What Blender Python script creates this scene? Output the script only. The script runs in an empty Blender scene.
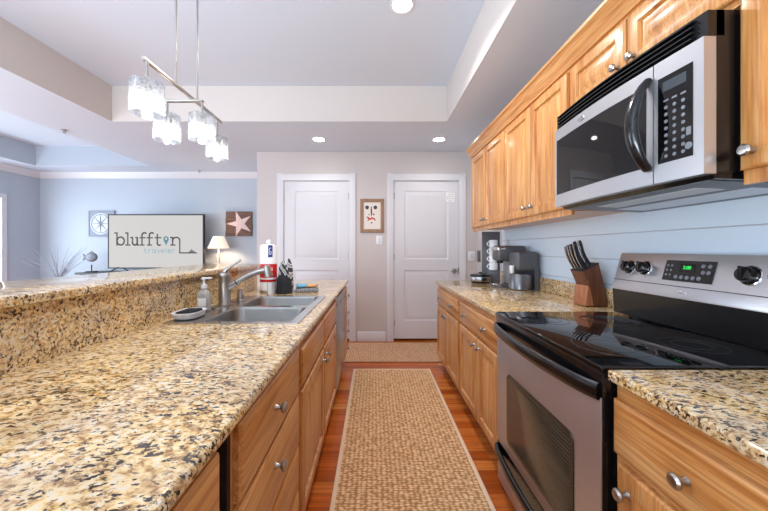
import bpy, bmesh, math, random
from mathutils import Vector, Matrix, noise
random.seed(7)
C = bpy.context.scene
COL = C.collection
PI = math.pi
def L(r, g, b):                       # sRGB 0-255 -> linear
    f = lambda c: c/12.92 if c <= .04045 else ((c+.055)/1.055)**2.4
    return (f(r/255), f(g/255), f(b/255), 1)

# ------------------------------------------------------------------ camera, light, exposure
cam = bpy.data.objects.new('camera', bpy.data.cameras.new('camera')); COL.objects.link(cam)
cam.location = (0, 0, 1.255); cam.rotation_euler = (PI/2, 0, 0)
cam.data.sensor_width = 36; cam.data.sensor_fit = 'HORIZONTAL'
cam.data.lens = 315/768*36
cam.data.shift_x = 10/768; cam.data.shift_y = -6.5/768
cam.data.clip_start = .02
C.camera = cam
w = bpy.data.worlds.new('world'); C.world = w; w.use_nodes = True
w.node_tree.nodes['Background'].inputs[0].default_value = (.74, .88, 1, 1)
w.node_tree.nodes['Background'].inputs[1].default_value = .62
C.view_settings.view_transform = 'Standard'; C.view_settings.look = 'None'
C.view_settings.exposure = 0.8; C.view_settings.gamma = 1
C.view_settings.use_curve_mapping = False
C.cycles.use_denoising = True
C.cycles.max_bounces = 10; C.cycles.diffuse_bounces = 5; C.cycles.transparent_max_bounces = 12
C.cycles.caustics_reflective = False; C.cycles.caustics_refractive = False
C.cycles.sample_clamp_indirect = 4
def area(name, loc, rot, sx, sy, power, col):
    l = bpy.data.lights.new(name, 'AREA'); l.shape = 'RECTANGLE'; l.size = sx; l.size_y = sy
    l.energy = power; l.color = col
    o = bpy.data.objects.new(name, l); o.location = loc; o.rotation_euler = rot; COL.objects.link(o); return o
area('daylight_living_window', (-6.05, 3.9, 1.3), (0, -PI/2, 0), 1.9, 2.0, 62, (.74, .87, 1))
area('added_rear_uplight', (-1.9, -1.3, 1.0), (PI*.93, 0, -.2), 2.4, 1.4, 170, (.76, .89, 1))  # added fill, aimed up from behind the camera to brighten the ceiling
area('added_living_rear_fill', (-4.4, -1.2, 1.2), (PI*.72, 0, 0), 2.4, 2.0, 75, (.76, .88, 1))  # added unseen fill, tilted up into the living area

# ------------------------------------------------------------------ materials
def nodes(name):
    m = bpy.data.materials.new(name); m.use_nodes = True
    nt = m.node_tree; return m, nt, nt.nodes['Principled BSDF']
def mat(name, col, rough=.5, metal=0, emit=None, es=1, coat=0, spec=.5, trans=0, ior=1.45):
    m, nt, p = nodes(name)
    p.inputs['Base Color'].default_value = col; p.inputs['Roughness'].default_value = rough
    p.inputs['Metallic'].default_value = metal; p.inputs['Coat Weight'].default_value = coat
    p.inputs['Specular IOR Level'].default_value = spec
    p.inputs['Transmission Weight'].default_value = trans; p.inputs['IOR'].default_value = ior
    if emit: p.inputs['Emission Color'].default_value = emit; p.inputs['Emission Strength'].default_value = es
    return m
def N(nt, t, **k):
    n = nt.nodes.new(t)
    for a, v in k.items():
        if a in n.inputs: n.inputs[a].default_value = v
        else: setattr(n, a, v)
    return n
def coords(nt, scale=(1, 1, 1), loc=(0, 0, 0), rot=(0, 0, 0)):
    tc = nt.nodes.new('ShaderNodeTexCoord'); mp = nt.nodes.new('ShaderNodeMapping')
    mp.inputs['Scale'].default_value = scale; mp.inputs['Location'].default_value = loc; mp.inputs['Rotation'].default_value = rot
    nt.links.new(tc.outputs['Object'], mp.inputs['Vector']); return mp.outputs[0]
def ramp(nt, fac, stops, interp='LINEAR'):
    r = nt.nodes.new('ShaderNodeValToRGB'); r.color_ramp.interpolation = interp
    e = r.color_ramp.elements
    while len(e) < len(stops): e.new(.5)
    for i, (p, c) in enumerate(stops): e[i].position = p; e[i].color = c
    nt.links.new(fac, r.inputs[0]); return r.outputs[0]
def mix(nt, fac, a, b, mode='MIX'):
    m = nt.nodes.new('ShaderNodeMix'); m.data_type = 'RGBA'; m.blend_type = mode
    for s, v in ((0, fac), (6, a), (7, b)):
        if hasattr(v, 'links'): nt.links.new(v, m.inputs[s])
        else: m.inputs[s].default_value = v
    return m.outputs[2]
def noise_tex(nt, vec, scale, detail=3, rough=.5, dist=0):
    n = N(nt, 'ShaderNodeTexNoise', Scale=scale, Detail=detail, Roughness=rough, Distortion=dist)
    nt.links.new(vec, n.inputs['Vector']); return n.outputs['Fac']
def bump(nt, p, h, strength=.3, dist=.002):
    b = N(nt, 'ShaderNodeBump', Strength=strength, Distance=dist)
    nt.links.new(h, b.inputs['Height']); nt.links.new(b.outputs[0], p.inputs['Normal'])
BW = lambda v: (v, v, v, 1)

def wood(name, c0, c1, c2, axis, rough=.35, coat=.25, scale=1):
    m, nt, p = nodes(name)
    s = [26*scale]*3; s['xyz'.index(axis)] = 1.6*scale
    v = coords(nt, s)
    a = noise_tex(nt, v, 1.0, 5, .6, .6)
    s2 = [190*scale]*3; s2['xyz'.index(axis)] = 5*scale
    b = noise_tex(nt, coords(nt, s2), 1.0, 2, .5)
    col = ramp(nt, a, [(.22, c0), (.45, c1), (.70, c2)])
    col = mix(nt, ramp(nt, b, [(.40, BW(.38)), (.54, BW(0))]), col, c0)
    nt.links.new(col, p.inputs['Base Color'])
    p.inputs['Roughness'].default_value = rough; p.inputs['Coat Weight'].default_value = coat; p.inputs['Coat Roughness'].default_value = .2
    bump(nt, p, b, .12, .001)
    return m
OAK = (L(142, 78, 28), L(202, 137, 74), L(226, 174, 112))
oak_v = wood('oak_upright', *OAK, 'z'); oak_h = wood('oak_lengthwise', *OAK, 'y')
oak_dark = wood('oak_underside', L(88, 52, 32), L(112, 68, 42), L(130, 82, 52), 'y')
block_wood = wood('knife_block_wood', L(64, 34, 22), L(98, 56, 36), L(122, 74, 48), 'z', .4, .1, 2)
frame_wood = wood('frame_wood', L(120, 88, 66), L(150, 114, 88), L(172, 136, 108), 'z', .6, 0, 2)
plank_wood = wood('plank_wood', L(70, 50, 42), L(112, 84, 70), L(140, 108, 92), 'x', .7, 0, 2)

def granite(name):
    m, nt, p = nodes(name)
    v = coords(nt, (.75, 1, 1.1), rot=(0, 0, .12))
    big = noise_tex(nt, v, 7, 4, .55, .4)
    mid = noise_tex(nt, v, 75, 3, .6, .2)
    col = ramp(nt, mid, [(.32, L(150, 100, 46)), (.42, L(212, 170, 104)), (.54, L(238, 208, 154)), (.68, L(228, 216, 194))])
    col = mix(nt, ramp(nt, big, [(.42, BW(0)), (.62, BW(.4))]), col, L(176, 160, 142))
    br = noise_tex(nt, coords(nt, (.65, 1, 1), (3, 1, 2), (0, 0, .12)), 85, 4, .6, .4)
    col = mix(nt, ramp(nt, br, [(.54, BW(0)), (.63, BW(.8))]), col, L(128, 92, 58))
    dk = noise_tex(nt, coords(nt, (.6, 1, 1), (7, 4, 1), (0, 0, .15)), 120, 4, .6, .3)
    dm = noise_tex(nt, v, 16, 3, .6)
    m2 = N(nt, 'ShaderNodeMath', operation='MULTIPLY_ADD'); nt.links.new(dm, m2.inputs[0]); m2.inputs[1].default_value = .35; nt.links.new(dk, m2.inputs[2])
    col = mix(nt, ramp(nt, m2.outputs[0], [(.733, BW(0)), (.782, BW(1))]), col, L(40, 31, 29))
    nt.links.new(col, p.inputs['Base Color'])
    p.inputs['Roughness'].default_value = .08; p.inputs['IOR'].default_value = 1.9
    return m
gran = granite('gold_granite')

def floor_mat():
    m, nt, p = nodes('cherry_planks')
    v = coords(nt)
    b = N(nt, 'ShaderNodeTexBrick', Scale=1.0); b.offset = .37
    for k, val in (('Color1', BW(.1)), ('Color2', BW(.95)), ('Mortar', BW(.0)), ('Mortar Size', .0012), ('Brick Width', 1.1), ('Row Height', .085)):
        b.inputs[k].default_value = val
    nt.links.new(v, b.inputs['Vector'])
    col = ramp(nt, b.outputs['Color'], [(0, L(150, 66, 22)), (.5, L(206, 106, 40)), (1, L(230, 150, 74))])
    g = noise_tex(nt, coords(nt, (2, 40, 1)), 1, 4, .6, .5)
    col = mix(nt, ramp(nt, g, [(.35, BW(.5)), (.6, BW(0))]), col, L(122, 54, 22))
    nt.links.new(col, p.inputs['Base Color']); p.inputs['Roughness'].default_value = .22
    return m
def weave(name, rowh, bw, c0, c1, c2):
    m, nt, p = nodes(name)
    v = coords(nt)
    vo = N(nt, 'ShaderNodeTexVoronoi', feature='F1', Scale=1.0, Randomness=.42); nt.links.new(coords(nt, (1/bw, 1/rowh, 0)), vo.inputs['Vector'])
    fine = noise_tex(nt, v, 170, 3, .6)
    h = N(nt, 'ShaderNodeMath', operation='MULTIPLY_ADD'); nt.links.new(fine, h.inputs[0]); h.inputs[1].default_value = .5; nt.links.new(vo.outputs['Distance'], h.inputs[2])
    dome = ramp(nt, h.outputs[0], [(.35, BW(1)), (.85, BW(0))])
    col = ramp(nt, dome, [(0, c0), (.45, c1), (1, c2)])
    sep = N(nt, 'ShaderNodeSeparateColor'); nt.links.new(vo.outputs['Color'], sep.inputs[0])
    col = mix(nt, ramp(nt, sep.outputs[0], [(.1, BW(.3)), (.5, BW(0))]), col, c0)
    nt.links.new(col, p.inputs['Base Color']); p.inputs['Roughness'].default_value = .95
    p.inputs['Specular IOR Level'].default_value = .1
    bump(nt, p, dome, .9, .006)
    return m
sisal = weave('sisal_weave', .014, .027, L(180, 130, 86), L(246, 202, 152), L(252, 224, 186))
sisal_fine = weave('fine_sisal_weave', .012, .02, L(176, 130, 96), L(226, 184, 144), L(238, 204, 168))
def paint(name, col, rough=.6):
    m, nt, p = nodes(name)
    n = noise_tex(nt, coords(nt), 90, 3); p.inputs['Base Color'].default_value = col; p.inputs['Roughness'].default_value = rough
    bump(nt, p, n, .06, .001); return m
def brushed(name, col, rough, axis, metal=1):
    m, nt, p = nodes(name)
    s = [220]*3; s['xyz'.index(axis)] = 3
    n = noise_tex(nt, coords(nt, s), 1, 2)
    nt.links.new(ramp(nt, n, [(.3, BW(rough*.95)), (.7, BW(rough*1.06))]), p.inputs['Roughness'])
    p.inputs['Base Color'].default_value = col; p.inputs['Metallic'].default_value = metal
    return m
M_ceil = paint('ceiling_paint', L(206, 213, 224)); M_wall = paint('greige_wall_paint', L(200, 191, 188)); M_living = paint('pale_blue_wall_paint', L(180, 188, 198))
M_white = mat('white_trim_paint', L(214, 212, 215), .35); M_ship = mat('shiplap_paint', L(216, 230, 244), .3)
steel = brushed('brushed_steel', L(204, 204, 207), .3, 'y', .78); steel_v = brushed('brushed_steel_upright', L(176, 176, 178), .28, 'z')
steel_door = brushed('oven_door_steel', L(196, 188, 186), .42, 'y', .85)
nickel = mat('satin_nickel', L(172, 166, 160), .3, 1); chrome = mat('chrome', L(215, 215, 218), .08, 1)
black = mat('black_plastic', L(14, 14, 16), .22, 0, coat=.3); blackglass = mat('black_glass', L(8, 8, 10), .04, 0, spec=.6)
mattblack = mat('matt_black', L(24, 24, 26), .5); darkgrey = mat('dark_grey_plastic', L(84, 84, 89), .35); grey = mat('grey_plastic', L(128, 128, 132), .3)
char = mat('charcoal_board', L(104, 106, 112), .6); white = mat('white_ceramic', L(236, 236, 238), .2); whiteplastic = mat('white_plastic', L(228, 228, 230), .4)
ltgrey = mat('light_grey_print', L(122, 124, 130), .5); ring_grey = mat('burner_ring_print', L(70, 70, 76), .25)
green = mat('green_clock_digits', L(20, 60, 30), .4, emit=L(60, 255, 110), es=.8)
glow = mat('lit_lamp_lens', BW(1), .4, emit=(1, .97, .93, 1), es=14)
bulbm = mat('lit_bulb', BW(1), .4, emit=(1, .95, .88, 1), es=9)

# ------------------------------------------------------------------ mesh builder
class MB:
    def __init__(s): s.bm = bmesh.new()
    def _add(s, t):
        me = bpy.data.meshes.new('t'); t.to_mesh(me); t.free(); s.bm.from_mesh(me); bpy.data.meshes.remove(me); return s
    def box(s, x0, x1, y0, y1, z0, z1, bev=0, seg=2):
        t = bmesh.new(); bmesh.ops.create_cube(t, size=1)
        for v in t.verts: v.co = Vector((x0+(v.co.x+.5)*(x1-x0), y0+(v.co.y+.5)*(y1-y0), z0+(v.co.z+.5)*(z1-z0)))
        if bev: bmesh.ops.bevel(t, geom=t.edges[:], offset=bev, segments=seg, profile=.5, affect='EDGES')
        return s._add(t)
    def loops(s, rings, cap0=True, cap1=True, closed=True):
        bm = s.bm; R = [[bm.verts.new(p) for p in r] for r in rings]; n = len(R[0])
        for a, b in zip(R, R[1:]):
            for i in range(n if closed else n-1):
                j = (i+1) % n
                q = [a[i], a[j], b[j], b[i]]
                try: bm.faces.new(q)
                except ValueError: pass
        if cap0: bm.faces.new(R[0][::-1])
        if cap1: bm.faces.new(R[-1])
        return s
    def lathe(s, c, ax, prof, seg=24, cap0=True, cap1=True):
        ax = Vector(ax).normalized(); u = ax.orthogonal().normalized(); v = ax.cross(u); c = Vector(c)
        return s.loops([[c+ax*h+(u*math.cos(2*PI*i/seg)+v*math.sin(2*PI*i/seg))*max(r, 1e-4) for i in range(seg)] for r, h in prof], cap0, cap1)
    def tube(s, pts, r, seg=12, flat=1, up=None):
        pts = [Vector(p) for p in pts]; rs = r if isinstance(r, (list, tuple)) else [r]*len(pts)
        rings = []; u = None
        for i, p in enumerate(pts):
            t = (pts[min(i+1, len(pts)-1)]-pts[max(i-1, 0)]).normalized()
            if u is None: u = Vector(up) if up else t.orthogonal()
            u = (u-t*u.dot(t)).normalized(); v = t.cross(u)
            rings.append([p+(u*math.cos(2*PI*k/seg)+v*math.sin(2*PI*k/seg)*flat)*rs[i] for k in range(seg)])
        return s.loops(rings)
    def prism(s, pts, axis, a0, a1, bev=0):
        f = {'x': lambda p, a: (a, p[0], p[1]), 'y': lambda p, a: (p[0], a, p[1]), 'z': lambda p, a: (p[0], p[1], a)}[axis]
        if not bev: return s.loops([[f(p, a0) for p in pts], [f(p, a1) for p in pts]])
        t = MB().loops([[f(p, a0) for p in pts], [f(p, a1) for p in pts]]).bm
        bmesh.ops.recalc_face_normals(t, faces=t.faces[:])
        bmesh.ops.bevel(t, geom=t.edges[:], offset=bev, segments=2, profile=.5, affect='EDGES')
        return s._add(t)
    def panel(s, o, u, v, n, w, h, prof, cap0=True, cap1=True):
        """nested rectangles: prof = [(inset, depth along n)]; o = one corner, u and v = the sides"""
        o, u, v, n = (Vector(q) for q in (o, u, v, n))
        return s.loops([[o+u*a+v*b+n*d for a, b in ((i, i), (w-i, i), (w-i, h-i), (i, h-i))] for i, d in prof], cap0, cap1)
    def ball(s, c, rx, ry=None, rz=None, seg=20, rings=12):
        t = bmesh.new(); bmesh.ops.create_uvsphere(t, u_segments=seg, v_segments=rings, radius=1)
        for q in t.verts: q.co = Vector((c[0]+q.co.x*rx, c[1]+q.co.y*(ry or rx), c[2]+q.co.z*(rz or rx)))
        return s._add(t)
ORG = {}
def obj(name, mb, m, parent=None, smooth=35, flip=False):
    bm = mb.bm
    bmesh.ops.recalc_face_normals(bm, faces=bm.faces[:])
    if flip: bmesh.ops.reverse_faces(bm, faces=bm.faces[:])
    off = ORG.get(parent.name, Vector((0, 0, 0))) if parent else Vector((0, 0, 0))
    if parent is not None: bmesh.ops.translate(bm, verts=bm.verts[:], vec=-off)
    me = bpy.data.meshes.new(name); bm.to_mesh(me); bm.free()
    o = bpy.data.objects.new(name, me); COL.objects.link(o); me.materials.append(m)
    if smooth: me.shade_smooth(); me.set_sharp_from_angle(angle=math.radians(smooth))
    if parent: o.parent = parent
    ORG[o.name] = off
    return o
def tag(o, label, cat, group=None, kind=None):
    o['label'] = label; o['category'] = cat
    if group: o['group'] = group
    if kind: o['kind'] = kind
    return o
def thing(name, label, cat, loc, group=None, kind=None):
    o = bpy.data.objects.new(name, None); o.empty_display_size = .05; COL.objects.link(o); o.location = loc
    ORG[o.name] = Vector(loc); return tag(o, label, cat, group, kind)
def single(name, mb, m, label, cat, loc, group=None, kind=None, smooth=35):
    o = obj(name, mb, m, None, smooth); loc = Vector(loc)
    o.data.transform(Matrix.Translation(-loc)); o.location = loc; ORG[o.name] = loc
    return tag(o, label, cat, group, kind)
def rrect(cx, cy, w, h, r, n=5):
    out = []
    for sx, sy, a0 in ((1, 1, 0), (-1, 1, PI/2), (-1, -1, PI), (1, -1, 1.5*PI)):
        for i in range(n+1):
            a = a0+PI/2*i/n; out.append((cx+sx*(w/2-r)+r*math.cos(a), cy+sy*(h/2-r)+r*math.sin(a)))
    return out

# ------------------------------------------------------------------ the setting
HC, HT = 2.578, 2.945
XR, XL, YB, YL = 1.405, -5.81, 4.297, 5.48
single('floor', MB().box(XL-.2, XR+.1, -2.4, YL+.1, -.05, 0), floor_mat(), 'glossy red-brown cherry plank floor showing beside the runner', 'floor', (0, 0, 0), kind='structure')
c = MB()
for x0, x1, y0, y1 in ((.76, XR+.1, -1.6, 4.45), (-2.72, .76, 3.27, YL+.05), (-2.72, .76, -1.6, -1.0), (-3.55, -2.72, -1.6, YL+.05), (-5.37, -3.55, 5.0, YL+.05), (-5.37, -3.55, -1.6, -.5), (XL-.1, -5.37, -1.6, YL+.05)):
    c.box(x0, x1, y0, y1, HC, HC+.05)
c.box(-2.78, .82, -1.06, 3.33, HT, HT+.05); c.box(-5.43, -3.49, -.56, 5.06, 2.886, 2.93)
single('ceiling', c, M_ceil, 'pale ceiling with raised tray recesses over kitchen and living area', 'ceiling', (0, 0, HC), kind='structure')
c = MB()
c.box(.757, .80, -1.0, 3.267, HC+.0005, HT); c.box(-2.76, -2.717, -1.0, 3.267, HC+.0005, HT); c.box(-2.76, .80, 3.267, 3.31, HC+.0005, HT); c.box(-2.76, .80, -1.04, -.997, HC+.0005, HT)
single('trim_1', c, paint('tray_side_paint', L(206, 197, 192)), 'greige upright sides of the kitchen ceiling tray', 'ceiling tray side', (0, 3.27, HC), kind='structure')
c = MB()
c.box(-3.553, -3.51, -.5, 4.997, HC+.0005, 2.886); c.box(-5.41, -5.367, -.5, 4.997, HC+.0005, 2.886); c.box(-5.41, -3.51, 4.997, 5.04, HC+.0005, 2.886); c.box(-5.41, -3.51, -.54, -.497, HC+.0005, 2.886)
single('trim_2', c, M_living, 'pale blue upright sides of the living area ceiling recess', 'ceiling tray side', (-4.4, 5, HC), kind='structure')
D1, D2 = (-1.245, -.325), (.255, 1.175); DH = 2.20
b = MB().box(-1.596, D1[0], YB, YB+.1, 0, HC).box(D1[1], D2[0], YB, YB+.1, 0, HC).box(D2[1], XR+.1, YB, YB+.1, 0, HC)
b.box(D1[0], D1[1], YB, YB+.1, DH, HC).box(D2[0], D2[1], YB, YB+.1, DH, HC)
b.box(-1.596, -1.496, YB+.1, YL, 0, HC).box(-1.5, XR+.1, YB+.6, YB+.65, 0, HC).box(XR, XR+.1, YB+.1, YB+.6, 0, HC)  # the last boxes, added unseen behind the doors, keep their gaps dark
single('wall_back', b, M_wall, 'greige wall holding the two white doors', 'wall', (0, YB, 0), kind='structure')
single('wall_right', MB().box(XR, XR+.1, -1.6, YB, 0, HC), M_wall, 'greige wall carrying the oak cabinets and the range', 'wall', (XR, 0, 0), kind='structure')
single('wall_far', MB().box(XL-.1, -1.496, YL, YL+.1, 0, HC), M_living, 'pale blue living area wall behind the television', 'wall', (-3.5, YL, 0), kind='structure')
WY0, WY1, WZ0, WZ1 = 2.9, 4.90, .25, 2.05
single('wall_left', MB().box(XL-.1, XL, -1.6, WY0, 0, HC).box(XL-.1, XL, WY1, YL, 0, HC).box(XL-.1, XL, WY0, WY1, 0, WZ0).box(XL-.1, XL, WY0, WY1, WZ1, HC), M_living, 'pale blue living area side wall with a window', 'wall', (XL, 3, 0), kind='structure')
wn = thing('window_1', 'white framed living area window letting in daylight', 'window', (XL, 3.9, WZ0), kind='structure')
f = MB()
for a in ((WY0-.07, WY0, WZ0-.07, WZ1+.07), (WY1, WY1+.07, WZ0-.07, WZ1+.07), (WY0, WY1, WZ1, WZ1+.07), (WY0, WY1, WZ0-.07, WZ0)): f.box(XL-.06, XL+.02, *a)
obj('casing', f, M_white, wn)
obj('sash', MB().box(XL-.06, XL-.03, 3.87, 3.93, WZ0, WZ1).box(XL-.06, XL-.03, WY0, WY1, 1.13, 1.17), M_white, wn)
# shiplap boards
single('wall_rear_added', MB().box(-.7, XR+.1, -1.7, -1.6, 0, HC), M_wall, 'unseen greige wall added behind the camera to darken the aisle fronts', 'wall', (.4, -1.6, 0), kind='structure')  # unseen wall added to cut rear light on cabinet and range fronts
s = MB(); z = .60
while z < 1.62: s.box(XR-.010, XR, -.4, 3.44, z, z+.146, .002, 1); z += .149
single('wall_backsplash', s, M_ship, 'white horizontal board cladding behind range and counter', 'wall', (XR, 1.5, .9), kind='structure')
# crown and baseboards
cp = [(0, 0), (.018, 0), (.03, .02), (.06, .06), (.075, .085), (.08, .10), (0, .10)]
cr = MB().prism([(YL-a, HC-.10+h) for a, h in cp], 'x', XL, -1.6)
cr.prism([(XL+a, HC-.10+h) for a, h in cp], 'y', -1.5, YL)
single('trim_3', cr, M_white, 'white crown molding along the living area walls', 'crown molding', (-3.7, YL, HC), kind='structure')
bp = [(0, 0), (.016, 0), (.016, .10), (.008, .125), (0, .13)]
bb = MB().prism([(YB-a, h) for a, h in bp], 'x', -.225, .155).prism([(YB-a, h) for a, h in bp], 'x', -1.596, -1.35).prism([(YB-a, h) for a, h in bp], 'x', 1.28, XR)
single('baseboard_back', bb, M_white, 'white baseboard between the two doors', 'baseboard', (0, YB, 0), kind='structure')
bb = MB().prism([(YL-a, h) for a, h in bp], 'x', XL, -1.6)
single('baseboard_far', bb, M_white, 'white baseboard of the living area wall', 'baseboard', (-3.5, YL, 0), kind='structure')

def room_door(name, x0, x1, hinge_side, label):
    d = thing(name, label, 'door', ((x0+x1)/2, YB, 0), kind='structure')
    yf, yb = YB+.012, YB+.052
    a0, a1, z0, z1 = x0+.017, x1-.017, .03, DH-.018
    st, tr, mr0, mr1, br = .135, .125, 1.03, 1.17, .24
    m = MB().box(a0, a0+st, yf, yb, z0, z1).box(a1-st, a1, yf, yb, z0, z1)
    m.box(a0+st, a1-st, yf, yb, z1-tr, z1).box(a0+st, a1-st, yf, yb, z0, z0+br).box(a0+st, a1-st, yf, yb, mr0-.06, mr1-.06)
    for q0, q1 in ((z0+br, mr0-.06), (mr1-.06, z1-tr)):
        m.panel((a0+st, yf, q0), (1, 0, 0), (0, 0, 1), (0, -1, 0), a1-a0-2*st, q1-q0, [(0, -.03), (0, 0), (.006, -.002), (.018, -.012), (.03, -.012), (.055, -.003), (.06, -.003)], cap0=False)
    obj('door_leaf', m, M_white, d, 30)
    cs = MB()
    cp = lambda s: [(0, 0), (s*.085, 0), (s*.085, .018), (s*.06, .022), (s*.02, .014), (0, .012)]
    cs.prism([(x0+.01-p, YB-h) for p, h in cp(1)], 'z', 0, DH+.085)
    cs.prism([(x1-.01+p, YB-h) for p, h in cp(1)], 'z', 0, DH+.085)
    cs.prism([(YB-h, DH-.01+p) for p, h in cp(1)], 'x', x0-.074, x1+.074)
    obj('casing', cs, M_white, d, 30)
    jb = MB().box(x0, x0+.014, YB-.002, YB+.1, 0, DH).box(x1-.014, x1, YB-.002, YB+.1, 0, DH).box(x0, x1, YB-.002, YB+.1, DH-.014, DH)
    obj('jamb', jb, M_white, d)
    hx = x0+.014 if hinge_side < 0 else x1-.014
    for hz in (.25, 1.15, 1.98):
        obj('hinge', MB().lathe((hx, yf-.006, hz-.045), (0, 0, 1), [(.006, 0), (.006, .09)], 10).box(hx-.014, hx+.014, yf-.003, yf, hz-.04, hz+.04), nickel, d)
    kx = x1-.085 if hinge_side < 0 else x0+.085
    k = obj('door_knob', MB().lathe((kx, yf, .96), (0, -1, 0), [(.032, 0), (.032, .006), (.012, .012), (.012, .03), (.026, .04), (.03, .052), (.024, .064), (.0, .068)], 24), nickel, d)
    if hinge_side < 0:
        obj('latch_plate', MB().box(x1-.030, x1-.016, yf-.002, yf, .92, 1.0), nickel, d)
    return d
room_door('door_1', *D1, 1, 'closed white two-panel door behind the paper towel roll')
d2 = room_door('door_2', *D2, -1, 'closed white two-panel door with nickel knob and dotted card')
cd = single('notice_card', MB().box(.985, 1.10, YB+.008, YB+.011, 1.90, 2.02), mat('card_white', L(236, 234, 232), .6), 'small white dotted card stuck high on a white door', 'card', (1.04, YB+.01, 1.90))
dt = MB()
for i in range(4):
    for j in range(4):
        if (i, j) not in ((0, 0), (3, 0), (0, 3)): dt.lathe((1.0+.026*i, YB+.008, 1.918+.027*j), (0, -1, 0), [(.005, 0), (.005, .001)], 8)
obj('dots', dt, mattblack, cd)

# ------------------------------------------------------------------ ceiling lights
def can(x, y, z, label, power):
    t = thing('recessed_light', label, 'ceiling light', (x, y, z), 'recessed ceiling lights')
    obj('trim_ring', MB().lathe((x, y, z), (0, 0, -1), [(.085, 0), (.085, .004), (.078, .007), (.066, .004), (.066, 0)], 32, False, False), M_white, t)
    obj('lens', MB().lathe((x, y, z), (0, 0, -1), [(.066, .0005), (.066, .003)], 32), glow, t)
    l = bpy.data.lights.new('recessed_lamp', 'SPOT'); l.energy = power; l.spot_size = 2.5; l.spot_blend = .6; l.shadow_soft_size = .06; l.color = (1, .97, .95)
    o = bpy.data.objects.new('recessed_lamp', l); COL.objects.link(o); o.parent = t; o.location = (0, 0, -.02)
can(.194, 2.18, HT, 'lit recessed ceiling light inside the raised kitchen tray', 55)
can(-.665, 3.80, HC, 'lit recessed ceiling light in front of the towel side door', 6)
can(.785, 3.80, HC, 'lit recessed ceiling light nearest the oak wall cabinets', 7)
for x, y, lab in ((-3.44, 3.5, 'tiny sprinkler head on the ceiling beside the living area recess'), (-2.94, 5.3, 'tiny sprinkler head on the ceiling close to the living area wall')):
    single('ceiling_sprinkler', MB().lathe((x, y, HC), (0, 0, -1), [(.03, 0), (.03, .004), (.012, .008), (.01, .03), (.018, .033), (.018, .036)], 16), nickel, lab, 'sprinkler', (x, y, HC), 'ceiling sprinklers')

def shade_mat():
    m = bpy.data.materials.new('crackled_glass'); m.use_nodes = True; nt = m.node_tree
    nt.nodes.clear(); out = nt.nodes.new('ShaderNodeOutputMaterial')
    v = coords(nt)
    vo = N(nt, 'ShaderNodeTexVoronoi', feature='DISTANCE_TO_EDGE', Scale=30); nt.links.new(v, vo.inputs['Vector'])
    n = noise_tex(nt, v, 30, 3, .6, 1.5)
    mx = ramp(nt, vo.outputs['Distance'], [(.02, BW(.9)), (.12, BW(.22))])
    f = mix(nt, .5, mx, ramp(nt, n, [(.42, BW(.0)), (.60, BW(.85))]))
    tr = nt.nodes.new('ShaderNodeBsdfTransparent'); tr.inputs[0].default_value = (.96, .97, .98, 1)
    df = N(nt, 'ShaderNodeBsdfTranslucent'); df.inputs[0].default_value = (.55, .57, .60, 1)
    gl = N(nt, 'ShaderNodeBsdfGlossy', Roughness=.08)
    a = nt.nodes.new('ShaderNodeMixShader'); a.inputs[0].default_value = .45
    nt.links.new(df.outputs[0], a.inputs[1]); nt.links.new(gl.outputs[0], a.inputs[2])
    b = nt.nodes.new('ShaderNodeMixShader'); nt.links.new(f, b.inputs[0]); nt.links.new(tr.outputs[0], b.inputs[1]); nt.links.new(a.outputs[0], b.inputs[2])
    nt.links.new(b.outputs[0], out.inputs[0]); return m
M_shade = shade_mat()
PX = -.862
t = thing('pendant_light', 'brushed nickel four-shade pendant light of crackled glass over the raised bar', 'pendant light', (PX, 1.48, HT))
obj('ceiling_canopy', MB().box(PX-.06, PX+.06, 1.28, 1.68, HT-.025, HT, .004), nickel, t)
for y in (1.370, 1.535): obj('rod', MB().lathe((PX, y, 1.98), (0, 0, 1), [(.0055, 0), (.0055, .94)], 12), nickel, t)
obj('main_bar', MB().box(PX-.006, PX+.006, 1.175, 1.78, 1.962, 1.976, .002), nickel, t)
obj('cross_arm', MB().box(-.975, -.80, 1.465, 1.485, 1.943, 1.953, .002).lathe((PX, 1.475, 1.953), (0, 0, 1), [(.006, 0), (.006, .018)], 10), nickel, t)
for x, y, top in ((PX+.008, 1.185, 1.966), (-.969, 1.475, 1.945), (-.805, 1.475, 1.945), (PX-.02, 1.77, 1.966)):
    sh = MB(); r, z0, z1 = .0565, 1.762, 1.882
    sh.lathe((x, y, z0), (0, 0, 1), [(r, 0), (r, .116), (r-.004, z1-z0)], 40, False, False).lathe((x, y, z0), (0, 0, 1), [(r-.005, 0), (r-.005, .114)], 40, False, False)
    sh.lathe((x, y, z1-.002), (0, 0, 1), [(r-.004, 0), (.016, 0)], 40, False, False)
    so = obj('shade', sh, M_shade, t)
    obj('socket', MB().lathe((x, y, z1-.045), (0, 0, 1), [(.017, 0), (.019, .02), (.017, .045), (.0055, .05), (.0055, top-z1+.045)], 16), nickel, so)
    obj('bulb', MB().lathe((x, y, z1-.105), (0, 0, 1), [(.0, 0), (.010, .003), (.017, .016), (.017, .036), (.011, .05), (.010, .062)], 16), bulbm, so)
    l = bpy.data.lights.new('pendant_lamp', 'POINT'); l.energy = 1.3; l.shadow_soft_size = .006; l.color = (1, .97, .94)
    o = bpy.data.objects.new('pendant_lamp', l); COL.objects.link(o); o.parent = t; o.location = Vector((x, y, 1.771))-Vector((PX, 1.48, HT))

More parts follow.
